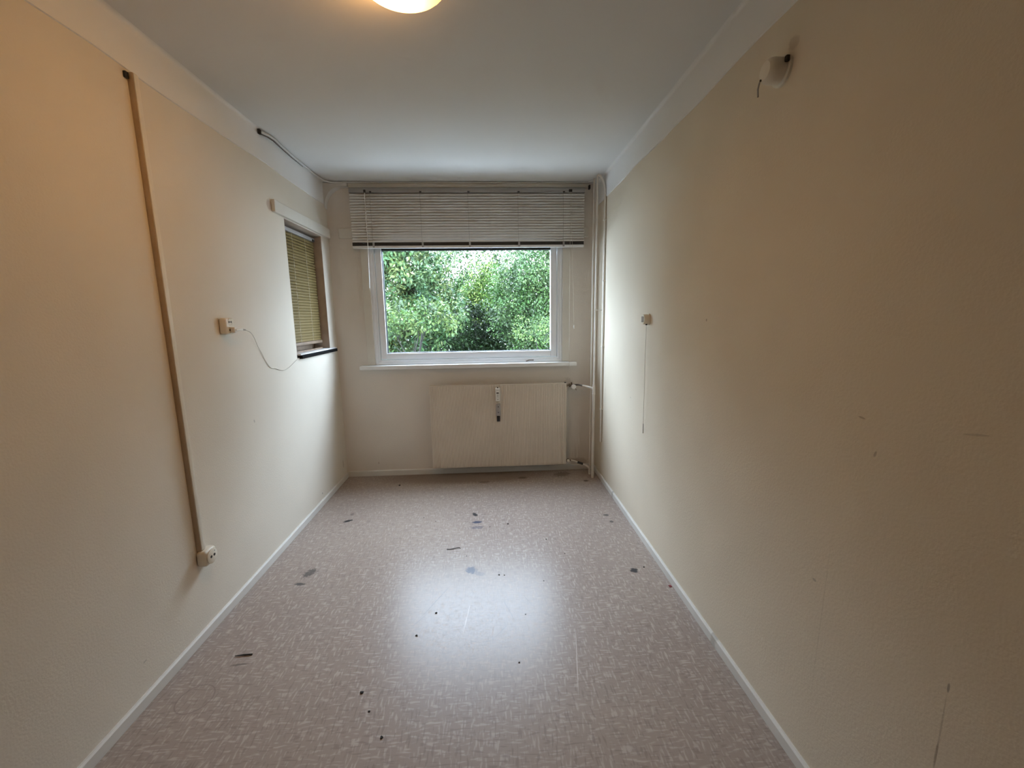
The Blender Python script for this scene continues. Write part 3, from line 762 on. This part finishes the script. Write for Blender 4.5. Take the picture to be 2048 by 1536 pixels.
# ------------------------------------------------------------------ right wall fittings
fx = thing('wall_lamp_outlet', 'white round outlet box high on the right wall with a cut cord', 'outlet box', (B, 1.40, 2.15))
obj('base_plate', MB().lathe((B, 1.405, 2.158), (-1, 0, 0), [(0.044, 0), (0.044, 0.008), (0.040, 0.011)], 28), M['cream'], fx, smooth=True)
obj('cap', MB().lathe((B - 0.010, 1.405, 2.158), (-1, 0, 0), [(0.036, 0), (0.037, 0.028), (0.034, 0.042), (0.026, 0.050), (0.001, 0.052)], 28), M['cream'], fx, smooth=True)
obj('side_entry', MB().bbox(B - 0.022, B - 0.010, 1.360, 1.372, 2.164, 2.182, 0.003), M['black'], fx)
obj('cord_hole', MB().lathe((B - 0.062, 1.420, 2.138), (-1, 0, 0), [(0.003, -0.004), (0.003, 0.0015), (0.001, 0.0015)], 10), M['black'], fx)
obj('cord_stub', MB().tube([(B - 0.063, 1.422, 2.134), (B - 0.066, 1.424, 2.115), (B - 0.064, 1.424, 2.092)], 0.0026, 8), M['cord_grey'], fx, smooth=True)

sw = thing('pull_switch', 'small round pull switch on the right wall with a long thin cord', 'switch', (B, 2.46, 1.38))
obj('base', MB().lathe((B, 2.448, 1.383), (-1, 0, 0), [(0.033, 0), (0.033, 0.006), (0.030, 0.008)], 24), M['cream'], sw, smooth=True)
sb = obj('cap', MB().lathe((B - 0.007, 2.448, 1.383), (-1, 0, 0), [(0.030, 0), (0.030, 0.024), (0.027, 0.030), (0.001, 0.031)], 24), M['cream'], sw, smooth=True)
for k in range(4):
    obj('vent_slot', MB().box(B - 0.0392, B - 0.0375, 2.432 + k * 0.010, 2.436 + k * 0.010, 1.366, 1.400), M['grey_plastic'], sb)
obj('cord_eye', MB().lathe((B - 0.018, 2.440, 1.354), (0, 0, -1), [(0.006, -0.004), (0.006, 0.004), (0.002, 0.006)], 10), M['black'], sw)
obj('pull_cord', MB().tube([(B - 0.018, 2.440, 1.350), (B - 0.017, 2.441, 1.1), (B - 0.014, 2.445, 0.86), (B - 0.012, 2.447, 0.745)], 0.0013, 6), M['cord'], sw)
obj('cord_pull', MB().tube([(B - 0.012, 2.447, 0.750), (B - 0.0115, 2.448, 0.690)], 0.0026, 8), M['cord_grey'], sw, smooth=True)

# ------------------------------------------------------------------ ceiling lamp
def lamp_material(bulb):
    mt = bpy.data.materials.new('lamp_shade_glass')
    mt.use_nodes = True
    n, l = nodes_of(mt)
    n.remove(n['Principled BSDF'])
    g = n.new('ShaderNodeNewGeometry')
    vm = n.new('ShaderNodeVectorMath'); vm.operation = 'DISTANCE'
    l.new(g.outputs['Position'], vm.inputs[0]); vm.inputs[1].default_value = bulb
    pw = n.new('ShaderNodeMath'); pw.operation = 'POWER'; l.new(vm.outputs['Value'], pw.inputs[0]); pw.inputs[1].default_value = -3.5
    ml = n.new('ShaderNodeMath'); ml.operation = 'MULTIPLY'; l.new(pw.outputs[0], ml.inputs[0]); ml.inputs[1].default_value = LAMP * 0.00011
    em = n.new('ShaderNodeEmission'); em.inputs['Color'].default_value = (1.0, 0.50, 0.155, 1)
    l.new(ml.outputs[0], em.inputs['Strength'])
    df = n.new('ShaderNodeBsdfDiffuse'); df.inputs['Color'].default_value = (0.7, 0.65, 0.5, 1)
    ad = n.new('ShaderNodeAddShader'); l.new(em.outputs[0], ad.inputs[0]); l.new(df.outputs[0], ad.inputs[1])
    l.new(ad.outputs[0], n['Material Output'].inputs['Surface'])
    return mt
LX, LY = -0.248, 1.500
lamp = thing('ceiling_lamp', 'round frosted glass ceiling lamp glowing warm yellow', 'lamp', (LX, LY, H))
obj('lamp_base', MB().lathe((LX, LY, H - 0.0005), (0, 0, -1), [(0.120, 0), (0.120, 0.016), (0.112, 0.020)], 40), M['white'], lamp, smooth=True)
prof = [(0.128, 0.018), (0.142, 0.024), (0.146, 0.034)]
for k in range(1, 10):
    a = k / 9 * math.pi / 2
    prof.append((0.146 * math.cos(a) ** 0.9 if k < 9 else 0.002, 0.034 + 0.055 * math.sin(a)))
obj('lamp_shade', MB().lathe((LX, LY, H), (0, 0, -1), prof, 40), lamp_material((LX - 0.060, LY + 0.020, H - 0.035)), lamp, smooth=True)
obj('shade_clip', MB().bbox(LX + 0.062, LX + 0.074, LY + 0.118, LY + 0.134, H - 0.040, H - 0.014, 0.002), M['brass'], lamp)

# ------------------------------------------------------------------ small debris on the floor
def crumb_mesh(r):
    bm = bmesh.new()
    bmesh.ops.create_icosphere(bm, subdivisions=1, radius=r)
    for v in bm.verts:
        v.co *= random.uniform(0.6, 1.2); v.co.z *= 0.5
    bm.verts.index_update()
    mb = MB().add([v.co[:] for v in bm.verts], [[v.index for v in f.verts] for f in bm.faces])
    bm.free()
    return mb
crumbs = [(-0.50, 2.83, .005), (-0.41, 2.77, .004), (0.095, 2.691, .008), (-0.03, 2.66, .004), (0.02, 2.12, .006), (0.05, 2.115, .005), (-0.29, 1.84, .007), (-0.36, 1.70, .006),
          (0.33, 2.47, .006), (0.14, 1.80, .004), (-0.52, 1.42, .008), (-0.47, 1.34, .005), (-0.40, 1.24, .006), (0.84, 2.13, .006), (0.09, 1.52, .005), (0.42, 2.30, .004),
          (-0.17, 2.32, .004), (-0.42, 1.12, .006), (-0.32, 1.11, .006), (-0.30, 1.09, .004), (-0.80, 3.44, .010), (0.26, 2.05, .004)]
cm = None
for (x, y, r) in crumbs:
    if cm is None:
        mb = crumb_mesh(1.0)
        cm = obj('crumb', mb, M['crumb'], None)
        o = cm
    else:
        o = cm.copy(); C.objects.link(o)
    o.location = (x, y, r * 0.3); o.scale = (r, r * random.uniform(0.7, 1.3), r); o.rotation_euler = (0, 0, random.uniform(0, 6))
    o['label'] = 'tiny dark crumb of dirt lying on the vinyl floor'; o['category'] = 'crumb'; o['group'] = 'dark crumbs on the floor'
th = obj('thread', MB().tube(smooth_path([(-0.295, 2.400, 0.003), (-0.27, 2.398, 0.003), (-0.24, 2.408, 0.004), (-0.215, 2.412, 0.003), (-0.212, 2.402, 0.003)]), 0.0019, 6), M['crumb'], None, smooth=True)
th['label'] = 'short curled dark thread on the middle of the floor'; th['category'] = 'thread'
sp = obj('splinter', MB().tube([(-1.115, 1.636, 0.003), (-1.08, 1.638, 0.004), (-1.045, 1.640, 0.003)], [0.0012, 0.003, 0.0025], 6), M['crumb'], None, smooth=True)
sp['label'] = 'thin dark splinter on the floor near the left baseboard'; sp['category'] = 'splinter'
fl = obj('paint_flake', MB().bbox(0.908, 0.922, 1.945, 1.962, 0.0002, 0.003, 0.001), M['red'], None)
fl['label'] = 'dark red flake on the floor against the right baseboard'; fl['category'] = 'flake'

# ------------------------------------------------------------------ the garden outside
gd = MB()
gn = 24
vs = []
for j in range(gn + 1):
    for i in range(gn + 1):
        x = -9 + 18 * i / gn; y = D + TB + 14 * j / gn
        vs.append((x, y, -0.35 + random.uniform(-.04, .04)))
gd.add(vs, [(j * (gn + 1) + i, j * (gn + 1) + i + 1, (j + 1) * (gn + 1) + i + 1, (j + 1) * (gn + 1) + i) for j in range(gn) for i in range(gn)])
obj('ground', gd, M['soil'], **S, label='dark garden soil outside the window')

M['bounce_paving'] = mat('pale_bounce_concrete', (0.42, 0.42, 0.41), 0.85, noise=(6, 0.12), bump=(30, 0.4, 0.004))  # unseen pale slabs added outside to bounce daylight onto the ceiling
pv = thing('bounce_paving', 'unseen pale slabs added outside the window to bounce daylight indoors', 'bounce_paving', (-0.2, D + TB + 0.8, -0.30))
ps = None
for j in range(3):
    for i in range(14):
        px, py = -4.3 + i * 0.62, D + TB + 0.02 + j * 0.52
        if ps is None:
            ps = obj('slab', MB().bbox(px, px + 0.61, py, py + 0.51, -0.36, -0.285, 0.006, 1), M['bounce_paving'], pv)
            p0 = (px, py)
        else:
            share(ps, pv, (px - p0[0], py - p0[1], random.uniform(-.004, .004)))

def leaf_material(name):
    mt = bpy.data.materials.new(name)
    mt.use_nodes = True
    n, l = nodes_of(mt)
    p = n['Principled BSDF']
    at = n.new('ShaderNodeAttribute'); at.attribute_name = 'leaf_colour'
    l.new(at.outputs['Color'], p.inputs['Base Color'])
    p.inputs['Roughness'].default_value = 0.4
    p.inputs['Specular IOR Level'].default_value = 0.25
    tl = n.new('ShaderNodeBsdfTranslucent')
    l.new(at.outputs['Color'], tl.inputs['Color'])
    mx = n.new('ShaderNodeMixShader'); mx.inputs[0].default_value = 0.28
    l.new(p.outputs[0], mx.inputs[1]); l.new(tl.outputs[0], mx.inputs[2])
    l.new(mx.outputs[0], n['Material Output'].inputs['Surface'])
    return mt
LEAF = leaf_material('leaf')

def leaves(name, parent, centres, radii, per, length, width, cols, droop=0.3, hue_jit=0.35):
    """leaf blades (two folded triangles each) scattered round twig tips"""
    base = np.array(world_loc(parent))
    n = len(centres) * per
    c = np.repeat(np.array(centres), per, axis=0)
    rad = np.repeat(np.array(radii), per)[:, None]
    d = rng.normal(size=(n, 3)); d /= np.linalg.norm(d, axis=1)[:, None]
    pos = c + d * rad * rng.random((n, 1)) ** 0.5
    ax = d * 0.6 + rng.normal(size=(n, 3)) * 0.6 + np.array([0, -0.25, -droop])
    ax /= np.linalg.norm(ax, axis=1)[:, None]
    up = rng.normal(size=(n, 3)) * 0.55 + np.array([0, -0.35, 1.0])
    side = np.cross(ax, up); side /= np.linalg.norm(side, axis=1)[:, None]
    nor = np.cross(side, ax)
    L = length * rng.uniform(0.6, 1.25, (n, 1)); W = width * rng.uniform(0.7, 1.2, (n, 1))
    v = np.empty((n, 4, 3))
    v[:, 0] = pos
    v[:, 1] = pos + ax * L * 0.45 + side * W * 0.5 + nor * W * 0.15
    v[:, 2] = pos + ax * L
    v[:, 3] = pos + ax * L * 0.45 - side * W * 0.5 + nor * W * 0.15
    verts = (v - base).reshape(-1, 3)
    i0 = np.arange(n) * 4
    tris = np.stack([np.stack([i0, i0 + 1, i0 + 2], 1), np.stack([i0, i0 + 2, i0 + 3], 1)], 1).reshape(-1)
    me = bpy.data.meshes.new(name)
    me.vertices.add(len(verts)); me.vertices.foreach_set('co', verts.ravel())
    me.loops.add(len(tris)); me.loops.foreach_set('vertex_index', tris.astype(np.int32))
    me.polygons.add(n * 2)
    me.polygons.foreach_set('loop_start', (np.arange(n * 2) * 3).astype(np.int32))
    me.polygons.foreach_set('loop_total', np.full(n * 2, 3, np.int32))
    me.update(); me.validate()
    cols = np.array(cols) * np.array([1.0, 1.0, 0.72])
    tw = np.repeat(rng.integers(0, len(cols), len(centres)), per)
    lf = rng.integers(0, len(cols), n)
    ch = np.where(rng.random(n) < 0.65, tw, lf)
    col = cols[ch] * rng.uniform(1 - hue_jit, 1 + hue_jit, (n, 1)) * np.repeat(rng.uniform(0.45, 1.35, len(centres)), per)[:, None]
    rgba = np.concatenate([np.repeat(col, 4, axis=0), np.ones((n * 4, 1))], 1)
    atr = me.color_attributes.new('leaf_colour', 'FLOAT_COLOR', 'POINT')
    atr.data.foreach_set('color', rgba.astype(np.float32).ravel())
    me.materials.append(LEAF)
    o = bpy.data.objects.new(name, me); C.objects.link(o); o.parent = parent
    o['kind'] = 'stuff'
    return o

def shrub(name, label, cat, x, y, w, d, z0, z1, ntips, per, length, width, cols, stems=6, tip_r=0.16, density_fn=None, droop=0.3):
    t = thing(name, label, cat, (x, y, -0.35))
    tips, rad = [], []
    tries = 0
    while len(tips) < ntips and tries < ntips * 30:
        tries += 1
        u = rng.uniform(-1, 1, 3)
        if (u ** 2).sum() > 1.15:
            continue
        p = (x + u[0] * w, y + u[1] * d, (z0 + z1) / 2 + u[2] * (z1 - z0) / 2)
        if density_fn and rng.random() > density_fn(*p):
            continue
        tips.append(p); rad.append(tip_r * rng.uniform(0.7, 1.3))
    leaves('foliage', t, tips, rad, per, length, width, cols, droop)
    sm = None
    for k in range(stems):
        bx, by = x + random.uniform(-.25, .25) * w, y + random.uniform(-.2, .2) * d
        tp = tips[random.randrange(len(tips))]
        mid = ((bx + tp[0]) / 2 + random.uniform(-.15, .15), (by + tp[1]) / 2 + random.uniform(-.1, .1), (-0.35 + tp[2]) / 2 + 0.2)
        path = smooth_path([(bx, by, -0.37), (bx + random.uniform(-.05, .05), by, 0.2), mid, tp])
        r = [0.022 * (1 - 0.85 * i / (len(path) - 1)) for i in range(len(path))]
        mb = MB().tube(path, r, 6)
        for _ in range(5):
            i = random.randrange(len(path) // 3, len(path))
            q = tips[random.randrange(len(tips))]
            e = path[i] + (Vector(q) - path[i]) * 0.5
            mb.tube([path[i], (path[i] + e) / 2 + Vector((0, 0, .05)), e], [0.008, 0.006, 0.003], 5)
        obj('stem', mb, M['bark'], t)
    return t

g_blue = [(0.030, 0.072, 0.042), (0.040, 0.090, 0.045), (0.055, 0.105, 0.045), (0.022, 0.055, 0.034), (0.085, 0.120, 0.050)]
g_mid = [(0.036, 0.085, 0.030), (0.050, 0.110, 0.034), (0.070, 0.130, 0.040), (0.026, 0.060, 0.026)]
g_yel = [(0.120, 0.185, 0.045), (0.140, 0.195, 0.060), (0.090, 0.150, 0.040)]
g_dark = [(0.018, 0.040, 0.018), (0.028, 0.058, 0.024), (0.042, 0.074, 0.032), (0.075, 0.110, 0.052)]
g_shade = [(0.008, 0.018, 0.009), (0.012, 0.025, 0.012), (0.018, 0.034, 0.016)]  # leaves darkened to paint the shaded hollows low between the shrubs
g_pale = [(0.070, 0.120, 0.065), (0.085, 0.140, 0.075), (0.060, 0.105, 0.055)]

g_spray = [(0.050, 0.095, 0.036), (0.075, 0.122, 0.042), (0.100, 0.140, 0.055), (0.028, 0.060, 0.026)]
shrub('garden_shrub', 'broad bluish green shrub filling the left of the garden window', 'shrub', -1.74, 6.95, 1.24, 0.5, 0.7, 2.98, 470, 66, 0.080, 0.034, g_blue + g_pale[:2] + [(0.12, 0.15, 0.07)], 5, 0.15)
shrub('garden_shrub', 'low bright green shrub with leafy sprays at the lower left of the window', 'shrub', -0.97, 5.75, 0.74, 0.28, 1.22, 1.64, 62, 46, 0.064, 0.025, g_spray, 3, 0.12)
shrub('garden_shrub', 'yellow-green slender shrub in the middle of the window view', 'shrub', -0.09, 8.45, 0.40, 0.20, 1.30, 2.50, 105, 46, 0.068, 0.026, g_yel + g_mid[1:3], 3, 0.15)
shrub('garden_shrub', 'small-leaved dark green shrub at the right of the window view', 'shrub', 1.00, 6.75, 0.95, 0.42, 0.55, 2.68, 480, 84, 0.048, 0.024, g_dark + g_mid[:2] + g_pale[:2], 5, 0.15)
shrub('garden_shrub', 'dense shrub low in the middle of the window view, leaves darkened for shade', 'shrub', -0.20, 7.78, 0.58, 0.06, 0.3, 1.62, 150, 60, 0.060, 0.028, g_shade + g_dark[:2], 3, 0.14)
shrub('garden_shrub', 'fine-leaved shrub with pale sprays at the lower right of the window', 'shrub', 0.74, 5.70, 0.44, 0.25, 1.08, 1.42, 36, 50, 0.036, 0.018, g_spray, 3, 0.10)
def gap(x, y, z):
    return 0.62 if (-1.45 < x < 0.75 and z > 2.45) else 1.0
shrub('garden_tree', 'tall pale green tree behind the shrubs with sky showing through its top', 'tree', -0.2, 9.75, 3.9, 0.42, 0.2, 4.5, 2000, 46, 0.080, 0.034, g_pale + g_mid[:2], 6, 0.20, density_fn=gap)
shrub('garden_tree', 'unseen tree left of the window view, raised to block sky light', 'tree', -4.4, 8.2, 1.5, 0.6, 0.0, 5.4, 520, 52, 0.095, 0.042, g_mid, 6, 0.24)  # unseen tree, made tall to keep side sky off the right wall
shrub('garden_tree', 'unseen tree right of the window view, raised to block sky light', 'tree', 3.5, 8.2, 1.6, 0.6, 0.0, 5.6, 560, 52, 0.095, 0.042, g_dark + g_mid, 6, 0.24)  # unseen tree, made tall to dim the near floor and lower left wall
shrub('garden_hedge', 'hedge added behind all the shrubs to block low sky, leaves darkened for shade', 'hedge', -0.2, 11.2, 6.0, 0.40, -1.6, 2.25, 1200, 55, 0.115, 0.052, g_shade, 6, 0.24)
